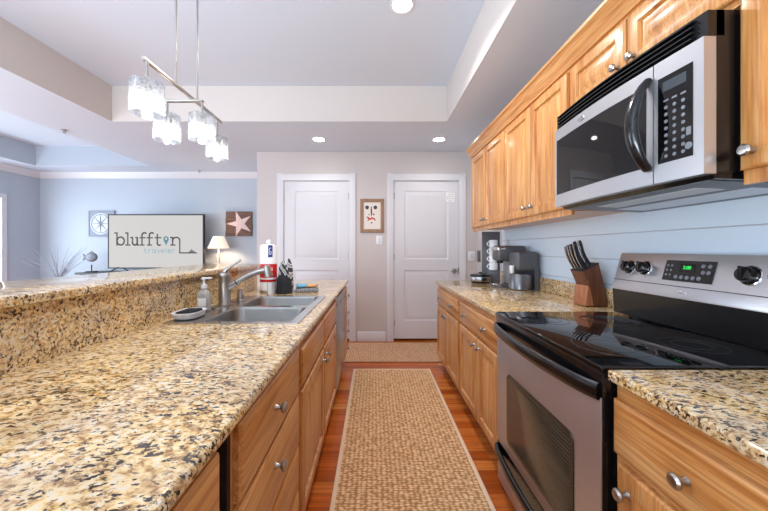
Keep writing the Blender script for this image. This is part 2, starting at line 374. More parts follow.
# ------------------------------------------------------------------ cabinetry helpers
def knob(x, y, z, s, parent, m=nickel):       # s = direction the face looks along x
    return obj('knob', MB().lathe((x, y, z), (s, 0, 0), [(.010, 0), (.009, .003), (.006, .008), (.006, .016), (.012, .019), (.0165, .024), (.0165, .028), (.012, .033), (.0, .035)], 20), m, parent)
def leaf(name, x, s, y0, y1, z0, z1, parent, raised=True, kn=None, m=None, extra=''):
    """a door or drawer front whose face is at x and looks along s"""
    T = .019
    if raised: prof = [(0, -T), (0, -.006), (.004, -.002), (.009, 0), (.052, 0), (.055, -.004), (.058, -.013), (.068, -.013), (.096, -.002), (.100, -.001)]
    else: prof = [(0, -T), (0, -.007), (.004, -.003), (.012, 0)]
    o = obj(name, MB().panel((x, y0, z0), (0, 1, 0), (0, 0, 1), (s, 0, 0), y1-y0, z1-z0, prof), m or (oak_v if raised else oak_h), parent, 25)
    for ky, kz in kn or (): knob(x, ky, kz, s, o)
    return o

# ------------------------------------------------------------------ range-side base cabinets
FX, DX = .690, .670
def base_right(y0, y1, label):
    t = thing('base_cabinet', label, 'cabinet', (1.0, (y0+y1)/2, 0), 'oak base cabinets on the range side')
    obj('carcass', MB().box(FX, 1.38, y0, y1, .10, .882), oak_h, t)
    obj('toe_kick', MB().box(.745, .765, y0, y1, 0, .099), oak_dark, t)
    return t
t = base_right(2.505, 3.37, 'oak base cabinet at the far counter end, below the round cooker')
leaf('drawer', DX, -1, 2.53, 3.35, .69, .845, t, False, ((2.70, .768), (3.16, .768)))
leaf('door', DX, -1, 2.53, 2.935, .135, .67, t, True, ((2.895, .62),)); leaf('door', DX, -1, 2.945, 3.35, .135, .67, t, True, ((2.985, .62),))
t = base_right(1.70, 2.500, 'oak base cabinet between the range and the far base cabinet')
leaf('drawer', DX, -1, 1.72, 2.48, .69, .845, t, False, ((1.90, .768), (2.31, .768)))
leaf('door', DX, -1, 1.72, 2.045, .135, .67, t, True, ((2.005, .62),)); leaf('door', DX, -1, 2.055, 2.48, .135, .67, t, True, ((2.095, .62),))
t = base_right(.0, .893, 'oak base cabinet on the camera side of the range')
leaf('drawer', DX, -1, .455, .888, .685, .836, t, False, ((.675, .757),)); leaf('drawer', DX, -1, .02, .445, .685, .836, t, False, ((.235, .757),))
leaf('door', DX, -1, .455, .868, .135, .665, t, True, ((.832, .604),)); leaf('door', DX, -1, .02, .445, .135, .665, t, True, ((.06, .604),))
for y0, y1, lab in ((1.695, 3.40, 'speckled gold granite countertop under the coffee maker and knife block'), (-.02, .893, 'speckled gold granite countertop at the camera side of the range')):
    o = single('countertop', MB().box(.66, 1.393, y0, y1, .884, .914, .006, 3), gran, lab, 'countertop', (1.0, (y0+y1)/2, .884))
    obj('upstand', MB().box(1.373, 1.393, y0, y1, .9145, 1.02, .002), gran, o)

# ------------------------------------------------------------------ wall cabinets
UF, UD = 1.065, 1.045
UG = 'oak wall cabinets on the range side'
def upper(y0, y1, z0, label):
    t = thing('wall_cabinet', label, 'cabinet', (1.2, (y0+y1)/2, z0), UG)
    obj('carcass', MB().box(UF, UF+.019, y0, y1, z0, 2.235).box(UF+.019, XR-.002, y0, y1, z0+.02, 2.235), oak_v, t)
    return t
t = upper(2.545, 3.40, 1.44, 'far end oak wall cabinet above the stacked mugs')
leaf('door', UD, -1, 2.555, 2.975, 1.477, 2.215, t, True, ((2.94, 1.535),)); leaf('door', UD, -1, 2.985, 3.385, 1.477, 2.215, t, True, ((3.02, 1.535),))
t = upper(1.70, 2.540, 1.44, 'two-door oak wall cabinet just beyond the microwave')
leaf('door', UD, -1, 1.715, 2.115, 1.477, 2.215, t, True, ((2.075, 1.535),)); leaf('door', UD, -1, 2.125, 2.53, 1.477, 2.215, t, True, ((2.165, 1.535),))
t = upper(.910, 1.695, 1.965, 'short oak wall cabinet directly above the microwave')
leaf('door', UD, -1, 1.315, 1.685, 1.985, 2.215, t, True, ((1.35, 2.03),)); leaf('door', UD, -1, .915, 1.305, 1.985, 2.215, t, True, ((1.265, 2.03),))
t = upper(.40, .907, 1.44, 'tall oak wall cabinet on the camera side of the microwave')
leaf('door', UD, -1, .42, .904, 1.48, 2.215, t, True, ((.868, 1.528),))
cpf = [(UF, 2.236), (UF-.012, 2.236), (UF-.016, 2.25), (UF-.03, 2.265), (UF-.04, 2.29), (UF-.055, 2.31), (UF-.065, 2.318), (UF-.065, 2.335), (UF, 2.335)]
cpf = [(x, z) for x, z in cpf]
single('trim_4', MB().prism(cpf, 'y', .38, 3.43).box(UF, XR-.002, .40, 3.41, 2.2355, 2.26), oak_h, 'oak crown molding along the tops of the wall cabinets', 'crown molding', (UF, 1.9, 2.236), kind='structure')

# ------------------------------------------------------------------ microwave
t = thing('microwave', 'stainless steel over-range microwave with black handle and keypad', 'microwave', (1.15, 1.285, 1.45))
Y0, Y1 = .912, 1.662
def bow(y): return .955-.022*math.sin(PI*min(1, max(0, (y-Y0)/(Y1-Y0))))
def curved(y0, y1, z0, z1, d0, d1, n=16, zs=None):
    """panel following the bowed front; d0/d1 = outer/inner offset along x"""
    ys = [y0+(y1-y0)*i/n for i in range(n+1)]
    pl = [(bow(y)+d0, y) for y in ys]+[(bow(y)+d1, y) for y in reversed(ys)]
    return MB().prism(pl, 'z', z0, z1)
obj('body', MB().box(.992, 1.392, Y0, Y1, 1.478, 1.948).prism([(.985, 1.478), (1.392, 1.478), (1.392, 1.447), (1.0, 1.462)], 'y', Y0+.01, Y1-.01), black, t)
obj('underside', MB().prism([(1.0, 1.4615), (1.385, 1.4465), (1.385, 1.444), (1.0, 1.459)], 'y', Y0+.03, Y1-.03), mat('underside_grey', L(120, 122, 126), .45, .6), t)
obj('under_lamp', MB().prism([(1.06, 1.4572), (1.16, 1.4534), (1.16, 1.4515), (1.06, 1.4553)], 'y', 1.04, 1.5), mat('lamp_cover', L(200, 208, 214), .3), t)
obj('grease_filter', MB().prism([(1.2, 1.452), (1.34, 1.4466), (1.34, 1.4446), (1.2, 1.450)], 'y', 1.0, 1.56), steel, t)
door = obj('door', curved(1.064, Y1, 1.474, 1.872, 0, .036), steel, t, 40)
ctl = obj('control_side', curved(Y0, 1.060, 1.474, 1.872, 0, .036, 8), steel, t, 40)
obj('window', curved(1.088, 1.640, 1.535, 1.815, -.0015, .004), blackglass, door, 40)
kp = obj('keypad', curved(.940, 1.045, 1.535, 1.815, -.0015, .004, 6), blackglass, ctl, 40)
obj('display', curved(.957, 1.028, 1.765, 1.797, -.0025, 0, 4), mat('lcd', L(64, 70, 76), .2), kp, 40)
kb = MB()
for r in range(9):
    for q in range(3):
        yy, zz = 1.018-.026*q, 1.735-.0225*r
        if r == 0 and q < 3: kb.box(bow(yy)-.0024, bow(yy), yy-.008, yy+.008, zz-.003, zz+.003); continue
        kb.lathe((bow(yy), yy, zz), (-1, 0, 0), [(.0058, 0), (.0058, .0028), (.004, .0034)], 12)
kb.lathe((bow(.951), .951, 1.568), (-1, 0, 0), [(.011, 0), (.011, .0028), (.008, .0036)], 14)
kb.box(bow(.951)-.0024, bow(.951), .944, .958, 1.60, 1.625)
obj('buttons', kb, ltgrey, kp)
v = curved(Y0, Y1, 1.874, 1.948, .012, .06)
for k in range(4):
    zz = 1.880+.0165*k
    n = 16; ys = [Y0+.03+(Y1-Y0-.06)*i/n for i in range(n+1)]
    v.loops([[(bow(y)+.013, y, zz), (bow(y)-.004, y, zz+.002), (bow(y)-.004, y, zz+.006), (bow(y)+.013, y, zz+.010)] for y in ys])
obj('vent_grille', v, black, t, 40)
hp = []
for i in range(17):
    a = i/16; hp.append((bow(1.078)-.004-.052*math.sin(PI*a)**.75, 1.078+.006*math.sin(PI*a), 1.525+.305*a))
obj('handle', MB().tube(hp, [.011+.006*math.sin(PI*i/16) for i in range(17)], 12, 1.5, up=(1, 0, 0)), black, door)
def oval_m(k, d): return [Vector((bow(1.42)-d, 1.42+.024*k*math.cos(2*PI*i/28), 1.843+.010*k*math.sin(2*PI*i/28))) for i in range(28)]
obj('badge', MB().loops([oval_m(1, -.001), oval_m(1, .003), oval_m(.8, .0045)]), chrome, door)

# ------------------------------------------------------------------ range
t = thing('range', 'stainless steel electric range with black glass cooktop', 'range', (1.0, 1.295, 0))
R0, R1 = .902, 1.688
obj('body', MB().box(.692, 1.36, R0, R1, .03, .895).box(.76, 1.3, R0+.03, R1-.03, 0, .03), black, t)
ct = obj('cooktop', MB().box(.648, 1.30, R0, R1, .900, .920, .005, 3), blackglass, t)
def ringflat(rg, x, y, r, wd=.0022):
    rg.lathe((x, y, .9202), (0, 0, 1), [(r-wd, 0), (r-wd, .0004), (r, .0004), (r, 0)], 48, False, False)
for x, y, r in ((.82, 1.09, .118), (1.11, 1.10, .092), (.82, 1.49, .092), (1.11, 1.49, .118)): rg = MB(); ringflat(rg, x, y, r); ringflat(rg, x, y, r*.62); obj('burner_ring', rg, ring_grey, ct)
obj('front_lip', MB().box(.655, .70, R0+.002, R1-.002, .825, .899, .004), black, t)
dr = obj('oven_door', MB().box(.657, .664, R0+.012, R1-.004, .245, .822, .003), steel_door, t)
obj('door_edge', MB().box(.6642, .694, R0+.012, R1-.004, .245, .822, .003), black, dr)
fr = MB().loops([[(.6565, y, z) for y, z in rrect(1.293, .474, .520, .345, .03)], [(.653, y, z) for y, z in rrect(1.293, .474, .516, .341, .03)]], True, True)
obj('window_frame', fr, black, dr)
def oven_glass():
    m, nt, p = nodes('oven_window_glass')
    b = N(nt, 'ShaderNodeTexBrick', Scale=1.0)
    for k, val in (('Color1', L(78, 70, 58)), ('Color2', L(66, 60, 50)), ('Mortar', L(18, 16, 14)), ('Mortar Size', .0016), ('Brick Width', .014), ('Row Height', .008)): b.inputs[k].default_value = val
    nt.links.new(coords(nt, rot=(PI/2, 0, PI/2)), b.inputs['Vector']); nt.links.new(b.outputs['Color'], p.inputs['Base Color'])
    p.inputs['Roughness'].default_value = .2; return m
obj('window', MB().loops([[(.6531, y, z) for y, z in rrect(1.293, .474, .485, .31, .022)], [(.6522, y, z) for y, z in rrect(1.293, .474, .483, .308, .022)]], True, True), oven_glass(), dr)
hp = [(.650-.043*math.sin(PI*i/20)**.6, R0+.01+(R1-R0-.02)*i/20, .842) for i in range(21)]
obj('handle', MB().tube(hp, .026, 12, .5, up=(0, 0, 1)), black, dr)
dw = obj('storage_drawer', MB().box(.660, .668, R0+.012, R1-.004, .035, .165, .006), steel_door, t)
hp = [(.655-.035*math.sin(PI*i/20)**.6, R0+.01+(R1-R0-.02)*i/20, .205) for i in range(21)]
obj('handle', MB().tube(hp, .024, 12, .6, up=(0, 0, 1)).box(.66, .70, R0+.012, R1-.004, .17, .24), black, dw)
# backguard
obj('backguard_base', MB().prism([(1.285, .921), (1.36, .921), (1.36, 1.06), (1.278, 1.05)], 'y', R0, R1), black, t)
bg = obj('backguard', MB().prism([(1.272, 1.046), (1.365, 1.046), (1.365, 1.20), (1.352, 1.234), (1.325, 1.234), (1.286, 1.094)], 'y', R0, R1, .004), steel, t)
nz = Vector((-.14, 0, .039)).normalized()    # the sloped front face's outward normal
def onface(y, z): return Vector((1.286+(z-1.094)*.039/.14, y, z))+nz*.0006
def fpanel(y0, y1, z0, z1, dep):
    q = [onface(y0, z0), onface(y1, z0), onface(y1, z1), onface(y0, z1)]
    return MB().loops([q, [p+nz*dep for p in q]])
obj('clock_panel', fpanel(1.205, 1.412, 1.118, 1.205, .003), black, bg)
obj('clock_window', fpanel(1.28, 1.345, 1.158, 1.192, .0038), blackglass, bg)
tc = bpy.data.curves.new('clk', 'FONT'); tc.body = '2:00'; tc.size = .02; tc.extrude = .0003; tc.align_x = 'CENTER'; tc.align_y = 'CENTER'
to = bpy.data.objects.new('clk', tc); COL.objects.link(to)
dg = bpy.context.evaluated_depsgraph_get(); tm = bpy.data.meshes.new_from_object(to.evaluated_get(dg)); bpy.data.objects.remove(to)
xa = Vector((0, -1, 0)); ya = nz.cross(xa)
tm.transform(Matrix.Translation(onface(1.312, 1.175)+nz*.0046-ORG[t.name]) @ Matrix((xa, ya, nz)).transposed().to_4x4())
tm.name = 'clock_digits'; o = bpy.data.objects.new('clock_digits', tm); COL.objects.link(o); tm.materials.clear(); tm.materials.append(green); o.parent = bg; ORG[o.name] = ORG[t.name]
pb = MB()
def face_disc(mb, y, z, r, h0, h1): mb.lathe(onface(y, z)+nz*h0, nz, [(r, 0), (r, h1-h0)], 16)
for i in range(5): face_disc(pb, 1.255+.024*i, 1.135, .0085, .002, .0045)
for j in range(3):
    for i in range(2): face_disc(pb, 1.398-.018*i, 1.142+.02*j, .005, .002, .0042)
for y, z in ((1.225, 1.185), (1.25, 1.185), (1.225, 1.16), (1.245, 1.16)): face_disc(pb, y, z, .008, .002, .0042)
obj('buttons', pb, ltgrey, bg)
for y in (1.605, 1.515, 1.092, .996):
    k = obj('control_knob', MB().lathe(onface(y, 1.162), nz, [(.031, .001), (.031, .006), (.027, .010), (.026, .028), (.022, .033), (.0, .034)], 28).loops([[onface(y, 1.162)+nz*h+Vector((0, a, b)) for a, b in ((-.006, -.024), (.006, -.024), (.006, .024), (-.006, .024))] for h in (.03, .040)]), black, bg)
    obj('knob_bezel', MB().lathe(onface(y, 1.162), nz, [(.0365, 0), (.0365, .002), (.033, .003), (.031, .001)], 28, False, False), chrome, k)
def oval(y, z, a, b_, d): return [Vector((1.2765+(z-1.046)*.0133/.048-d, y+a*math.cos(2*PI*i/28), z+b_*math.sin(2*PI*i/28))) for i in range(28)]
obj('badge', MB().loops([oval(1.318, 1.069, .030, .011, -.001), oval(1.318, 1.069, .030, .011, .003), oval(1.318, 1.069, .024, .008, .0045)]), chrome, bg)
obj('groove', fpanel(R0+.002, R1-.002, 1.0945, 1.098, .0012), darkgrey, bg)

# ------------------------------------------------------------------ sink-side run: cabinets, dishwasher, counter, raised bar
LF, LD = -.312, -.292
LG = 'oak base cabinets on the sink side'
def base_left(y0, y1, label, body=True):
    t = thing('base_cabinet', label, 'cabinet', (-.65, (y0+y1)/2, 0), LG)
    obj('carcass', MB().box(-.99, LF, y0, y1, .10, .882) if body else MB().box(LF-.02, LF, y0, y1, .10, .882).box(-.99, LF-.02, y0, y1, .10, .66), oak_v, t)
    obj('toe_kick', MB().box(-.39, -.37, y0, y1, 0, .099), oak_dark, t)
    return t
t = base_left(-.10, .615, 'plain fronted oak base cabinet nearest the camera, sink side')
leaf('front_panel', LD, 1, -.09, .605, .135, .865, t, False)
t = base_left(.685, 1.262, 'four-drawer oak base cabinet between the sink and the dark gap')
for z0, z1, kz in ((.692, .868, .785), (.497, .680, .612), (.322, .486, .404), (.135, .311, .225)):
    leaf('drawer', LD, 1, .695, 1.236, z0, z1, t, False, ((.935, kz),))
o = single('gap_shade_panel', MB().box(-.44, -.3125, .668, .6845, .10, .882), mat('gap_shade', L(34, 24, 20), .6), 'dark strip standing in for shade in the gap between two sink-side base cabinets', 'shade panel', (-.41, .65, .1))  # dark strip added so the open cabinet gap looks unlit
t = base_left(1.265, 2.475, 'two-door oak sink cabinet below the double sink', False)
leaf('false_front', LD, 1, 1.29, 1.85, .69, .845, t, False); leaf('false_front', LD, 1, 1.87, 2.45, .69, .845, t, False)
leaf('door', LD, 1, 1.29, 1.85, .135, .67, t, True, ((1.80, .618),)); leaf('door', LD, 1, 1.87, 2.45, .135, .67, t, True, ((1.92, .618),))
t = thing('dishwasher', 'stainless steel dishwasher built in beyond the sink cabinet', 'dishwasher', (-.65, 2.8, 0))
obj('tub', MB().box(-.95, -.33, 2.482, 3.125, .10, .872), mattblack, t)
dd = obj('door', MB().box(-.329, -.292, 2.487, 3.12, .125, .79, .006), steel_v, t); obj('control_strip', MB().box(-.329, -.290, 2.487, 3.12, .795, .868, .004), steel_v, t)
obj('toe_panel', MB().box(-.40, -.37, 2.487, 3.12, 0, .098), mattblack, t)
t = base_left(3.13, 3.47, 'narrow oak base cabinet at the far end beside the dishwasher')
for z0, z1, kz in ((.69, .845, .768), (.50, .675, .59), (.32, .487, .40), (.135, .308, .22)): leaf('drawer', LD, 1, 3.15, 3.45, z0, z1, t, False, ((3.30, kz),))

SX0, SX1, SY0, SY1 = -.955, -.345, 1.425, 2.27      # sink rim
c = MB(); e = .03
c.box(-1.005, SX0+e, -.10, 3.49, .884, .914); c.box(SX0+e, SX1-e, -.10, SY0+e, .884, .914); c.box(SX0+e, SX1-e, SY1-e, 3.49, .884, .914); c.box(SX1-e, -.293, -.10, 3.49, .884, .914)
c.prism([(-.2935, .884), (-.288, .886), (-.284, .892), (-.2825, .899), (-.284, .906), (-.288, .912), (-.2935, .914)], 'y', -.10, 3.49)
single('countertop', c, gran, 'long speckled granite countertop holding the double sink', 'countertop', (-.65, 1.7, .884))
BY = 2.72
single('wall_bar', MB().box(-1.16, -1.028, -.10, BY, 0, 1.096).box(-1.16, -1.028, BY, 3.47, 0, .884), M_wall, 'half-height greige wall that carries the raised granite bar', 'wall', (-1.1, 1.3, 0), kind='structure')
o = single('bar_top', MB().box(-1.45, -.98, -.10, BY+.03, 1.097, 1.127, .006, 3), gran, 'raised speckled granite bar top behind the sink', 'bar top', (-1.2, 1.3, 1.097))
single('granite_backsplash', MB().box(-1.0275, -1.007, -.10, BY, .885, 1.0965), gran, 'upright speckled granite slab between the counter and the raised bar', 'backsplash', (-1.0, 1.3, .9))

# ------------------------------------------------------------------ sink and things around it
t = thing('sink', 'double-bowl stainless steel drop-in sink', 'sink', ((SX0+SX1)/2, (SY0+SY1)/2, .914))
bx0, bx1 = -.80, -.385; bys = ((1.465, 1.825), (1.865, 2.23))
r = MB(); za, zb = .9145, .9195
r.box(SX0, bx0, SY0, SY1, za, zb).box(bx1, SX1, SY0, SY1, za, zb)
for y0, y1 in ((SY0, bys[0][0]), (bys[0][1], bys[1][0]), (bys[1][1], SY1)): r.box(bx0, bx1, y0, y1, za, zb)
obj('rim', r, brushed('sink_steel', L(196, 195, 193), .22, 'y'), t)
bowlm = brushed('bowl_steel', L(150, 148, 145), .34, 'x')
for y0, y1 in bys:
    cx, cy, W, H = (bx0+bx1)/2, (y0+y1)/2, bx1-bx0, y1-y0
    rg_ = [[(x, y, z) for x, y in rrect(cx, cy, W-2*i, H-2*i, rr)] for i, rr, z in ((0, .0005, .9196), (.004, .045, .9175), (.008, .05, .905), (.018, .06, .76), (.03, .06, .735), (.06, .05, .727))]
    o = obj('bowl', MB().loops(rg_, False, True), bowlm, t, 40)
    obj('drain', MB().lathe((cx, cy, .7275), (0, 0, 1), [(.045, 0), (.045, .003), (.035, .004), (.03, .001)], 24), chrome, o)
fx, fy = -.893, 1.884
t = thing('faucet', 'brushed nickel pull-out kitchen faucet behind the double sink', 'faucet', (fx, fy, .92))
obj('base_plate', MB().loops([[(x, y, z) for x, y in rrect(fx, fy, .06, .25, .029)] for z in (.9196, .926)]), nickel, t)
obj('body', MB().lathe((fx, fy, .926), (0, 0, 1), [(.038, 0), (.037, .006), (.034, .012), (.034, .165), (.035, .168), (.035, .172), (.03, .185), (.018, .192)], 28), nickel, t)
obj('lever', MB().tube([(fx, fy, 1.115), (fx+.012, fy, 1.132), (fx+.05, fy, 1.158), (fx+.10, fy-.01, 1.19)], [.014, .010, .007, .006], 12), nickel, t)
sp = [(fx+.025, fy, 1.025), (fx+.06, fy, 1.05), (fx+.11, fy, 1.08), (fx+.16, fy, 1.105), (fx+.21, fy, 1.122), (fx+.245, fy, 1.128)]
so = obj('spout', MB().tube(sp, [.017, .0165, .0165, .0165, .018, .02], 16), nickel, t)
obj('spout_joint', MB().tube([(fx+.068, fy, 1.0555), (fx+.074, fy, 1.059)], .0172, 16), mattblack, so)
obj('spray_head', MB().lathe((fx+.252, fy, 1.155), (.18, 0, -1), [(.012, -.004), (.019, .002), (.021, .03), (.027, .062), (.027, .066), (.02, .068)], 20), nickel, so)
single('soap_dispenser', MB().lathe((-.875, 2.06, .9196), (0, 0, 1), [(.027, 0), (.027, .006), (.021, .01), (.021, .048), (.017, .054), (.017, .07), (.0, .073)], 20), nickel, 'short brushed nickel cap set in the sink deck beside the faucet', 'side sprayer', (-.875, 2.06, .92))
bx, by = -.925, 1.715
t = thing('soap_bottle', 'clear plastic hand soap bottle with white pump by the faucet', 'soap bottle', (bx, by, .92))
obj('bottle', MB().loops([[(x, y, z) for x, y in rrect(bx, by, .066*k, .046*k, .018*k)] for k, z in ((.9, .9197), (1, .924), (1, 1.005), (.85, 1.02), (.42, 1.034), (.42, 1.042))]), mat('soap_gel', L(212, 208, 204), .12, trans=.45), t)
pm = obj('pump', MB().lathe((bx, by, 1.042), (0, 0, 1), [(.016, 0), (.016, .018), (.006, .02), (.006, .045), (.013, .047), (.013, .058), (0, .06)], 16).box(bx-.005, bx+.042, by-.006, by+.006, 1.092, 1.101, .003), whiteplastic, t)
obj('label', MB().box(bx-.022, bx+.022, by-.0245, by-.0235, .945, .99), mat('soap_label', L(236, 234, 230), .6), t)
dx, dy = -.905, 1.545
def dish():
    m = MB(); m.loops([[(x, y, z) for x, y in rrect(dx, dy, .12*k, .17*k, .045*k)] for k, z in ((.72, .9197), (.86, .925), (1, .952), (.97, .953), (.82, .929), (.7, .925))]); return m
single('sponge_dish', dish(), white, 'white oval dish holding a black sponge on the sink corner', 'sponge dish', (dx, dy, .92))
single('sponge', MB().box(dx-.038, dx+.038, dy-.058, dy+.058, .928, .957, .009, 3), mat('black_sponge', L(22, 24, 26), .9), 'black scrubbing sponge lying in the white dish', 'sponge', (dx, dy, .93))
# paper towel roll in red wrapper
tx, ty = -.846, 2.53
t = thing('paper_towel_holder', 'brushed steel paper towel stand at the end of the raised bar', 'paper towel holder', (tx, ty, .914))
obj('base', MB().lathe((tx, ty, .914), (0, 0, 1), [(.070, 0), (.070, .008), (.066, .012)], 32), nickel, t)
obj('post', MB().lathe((tx, ty, .926), (0, 0, 1), [(.008, 0), (.008, .37), (.017, .374), (.02, .388), (.012, .402), (0, .405)], 16), whiteplastic, t)
t = thing('paper_towel_roll', 'white paper towel roll in a red and white wrapper on the stand', 'paper towel', (tx, ty, .93))
obj('roll', MB().lathe((tx, ty, .9265), (0, 0, 1), [(.0215, 0), (.062, 0), (.066, .004), (.066, .345), (.060, .360), (.03, .367), (.0215, .36), (.0215, 0)], 40, False, False), mat('paper_white', L(240, 240, 240), .9), t)
wr = obj('red_wrapper', MB().lathe((tx, ty, .995), (0, 0, 1), [(.0665, 0), (.0672, .002), (.0672, .140), (.0665, .142)], 40, False, False), mat('red_wrap', L(206, 34, 34), .35), t)
def cyl_patch(a0, a1, z0, z1, rad, n=8):
    return MB().loops([[(tx+rad*math.sin(a0+(a1-a0)*i/n), ty-rad*math.cos(a0+(a1-a0)*i/n), z) for i in range(n+1)] for z in (z0, z1)], False, False, False)
obj('white_band', cyl_patch(-1.3, 1.3, 1.015, 1.03, .0678, 20), whiteplastic, wr); 
bl = obj('blue_label', cyl_patch(.25, .78, 1.19, 1.285, .0664), mat('blue_print', L(38, 60, 138), .5), t)
g = MB()
pts = [(.60, 1.262), (.42, 1.262), (.38, 1.25), (.38, 1.225), (.42, 1.213), (.60, 1.213), (.60, 1.235), (.5, 1.235)]
for (a, z), (a2, z2) in zip(pts, pts[1:]):
    p = lambda a, z: Vector((tx+.0668*math.sin(a), ty-.0668*math.cos(a), z)); g.tube([p(a, z), p(a2, z2)], .0028, 6)
obj('white_letter', g, whiteplastic, bl)
wl = MB()
for i in range(4):
    a = .15+.17*i
    p = lambda a, z: Vector((tx+.0676*math.sin(a), ty-.0676*math.cos(a), z)); wl.tube([p(a, 1.085), p(a+.05, 1.11)], .003, 6); wl.tube([p(a+.05, 1.11), p(a+.1, 1.085)], .003, 6)
obj('white_letters', wl, whiteplastic, wr)
# crumpled towel
def lump(cx, cy, rx, ry, h, z0, seed, nx=34, wr=.35):
    m = MB(); rows = []
    for j in range(nx+1):
        row = []
        for i in range(nx+1):
            u, v = i/nx*2-1, j/nx*2-1; d = max(abs(u), abs(v)); rr = math.hypot(u, v) or 1e-6
            u, v = u*d/rr, v*d/rr
            nn = noise.noise(Vector((u*2.2+seed, v*2.2, seed)))+.5*noise.noise(Vector((u*5+seed, v*5, 3)))
            z = h*max(0, 1-d**5)**.6*(1+wr*nn); k = 1+.16*nn
            row.append((cx+rx*u*k, cy+ry*v*k, z0+z+.002))
        rows.append(row)
    m.loops(rows, False, False, False); return m
def stripes(name, c0, c1, c2, sc, rot):
    m, nt, p = nodes(name)
    wv = N(nt, 'ShaderNodeTexWave', Scale=sc, Distortion=1.5); nt.links.new(coords(nt, rot=rot), wv.inputs['Vector'])
    nt.links.new(ramp(nt, wv.outputs['Fac'], [(.0, c0), (.5, c1), (.82, c2)], 'CONSTANT'), p.inputs['Base Color']); p.inputs['Roughness'].default_value = .9
    return m
t = thing('dish_towel', 'crumpled black dish towel heaped beside the paper towel roll', 'towel', (-.70, 2.52, .914))
obj('black_cloth', lump(-.695, 2.43, .058, .07, .13, .9142, 1.3), mat('black_cloth', L(40, 42, 46), .95), t, 60)
obj('striped_fold', lump(-.70, 2.50, .056, .07, .215, .9145, 5.7, wr=.3), stripes('striped_cloth', L(60, 60, 64), L(226, 224, 222), L(150, 148, 146), 9, (0, .7, .3)), t, 60)
def folded(name, cx, cy, w, d, z0, h, m, label, cat, rot, seed):
    b = MB(); n = 14; top = []; rows = []
    for k, zz in ((0, 0), (1, 0), (1.0, .5), (.94, 1)):
        pass
    R = [[(x, y, z) for x, y in rrect(0, 0, w*k, d*k, .012)] for k, z in ((.94, 0), (1, h*.25), (1, h*.7), (.93, h))]
    b.loops(R); bmesh.ops.subdivide_edges(b.bm, edges=b.bm.edges[:], cuts=2, use_grid_fill=True)
    for v in b.bm.verts:
        nn = noise.noise(Vector((v.co.x*16+seed, v.co.y*16, seed))); v.co.x += .006*nn; v.co.z = v.co.z*(1+.25*nn)
        x, y = v.co.x, v.co.y
        v.co = Vector((cx+x*math.cos(rot)-y*math.sin(rot), cy+x*math.sin(rot)+y*math.cos(rot), z0+v.co.z))
    return single(name, b, m, label, cat, (cx, cy, z0), smooth=60)
folded('dish_cloth', -.54, 2.53, .18, .13, .9155, .028, stripes('grey_stripes', L(120, 122, 128), L(190, 188, 186), L(80, 84, 92), 14, (0, 0, .6)), 'folded grey striped dish cloth under the blue and orange cloths', 'dish cloth', .15, 2)
folded('dish_cloth', -.585, 2.53, .075, .09, .952, .02, mat('blue_cloth', L(120, 180, 208), .95), 'light blue cloth lying on the grey striped dish cloth', 'dish cloth', .4, 4)
folded('dish_cloth', -.500, 2.535, .075, .08, .952, .016, mat('orange_cloth', L(214, 158, 106), .95), 'orange cloth lying on the grey striped dish cloth', 'dish cloth', -.2, 6)
single('drinking_glass', MB().lathe((-.765, 2.345, .9145), (0, 0, 1), [(.026, 0), (.028, .004), (.031, .095), (.0295, .095), (.0265, .008), (.0, .007)], 28, True, False), mat('clear_glass', BW(1), .02, trans=1), 'small clear drinking glass standing behind the sink below the spray head', 'glass', (-.765, 2.345, .914))

# ------------------------------------------------------------------ things on the range-side counter
t = thing('knife_block', 'slanted brown wooden knife block on the counter beside the range', 'knife block', (1.3, 1.9, .914))
KY0, KY1 = 1.845, 1.965
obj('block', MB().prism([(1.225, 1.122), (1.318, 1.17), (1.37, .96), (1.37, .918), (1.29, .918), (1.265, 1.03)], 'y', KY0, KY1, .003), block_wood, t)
obj('foot', MB().prism([(1.24, .9185), (1.3, .9185), (1.30, 1.02), (1.254, 1.04)], 'y', KY0+.002, KY1-.002, .003), wood('knife_block_foot_wood', L(120, 68, 42), L(160, 98, 64), L(180, 120, 84), 'z', .4, .1, 2), t)
ft = MB()
for x in (1.262, 1.35):
    for y in (KY0+.012, KY1-.012): ft.lathe((x, y, .9142), (0, 0, 1), [(.008, 0), (.008, .005)], 10)
obj('rubber_feet', ft, mattblack, t)
obj('top_plate', MB().prism([(1.2245, 1.1225), (1.3185, 1.1705), (1.317, 1.1745), (1.223, 1.1265)], 'y', KY0, KY1), mattblack, t)
hd = Vector((-.42, 0, 1)).normalized()
ks = [(1.244, 1.951, .14, 'far end of the front row in the wooden block'), (1.244, 1.923, .15, 'second from the far end of the front row in the block'), (1.244, 1.895, .155, 'third from the far end of the front row in the block'), (1.246, 1.866, .15, 'at the camera end of the front row in the block'),
      (1.287, 1.930, .15, 'in the far slot of the back row in the block'), (1.287, 1.880, .155, 'in the near slot of the back row in the block')]
for x, y, ln, lab in ks:
    z = 1.1268+(x-1.223)*.51; p0 = Vector((x, y, z))
    k = thing('knife', 'black-handled knife '+lab, 'knife', p0, 'knives in the wooden block')
    q = [p0+hd*(.004+ln*a)+Vector((-1, 0, -.42)).normalized()*.008*math.sin(PI*a) for a in (0, .1, .35, .6, .85, 1)]
    obj('handle', MB().tube(q, [.010, .011, .010, .011, .013, .009], 12, .62, up=(1, 0, .42)), mat('knife_handle', L(26, 26, 28), .3), k)
    off = Vector((-1, 0, -.42)).normalized()*.0095
    obj('steel_edge', MB().tube([p+off for p in q], .0035, 8, 1.4, up=(1, 0, .42)), chrome, k)
    obj('blade', MB().box(x-.002, x+.004, y-.001, y+.001, z-.01, z+.006), chrome, k)

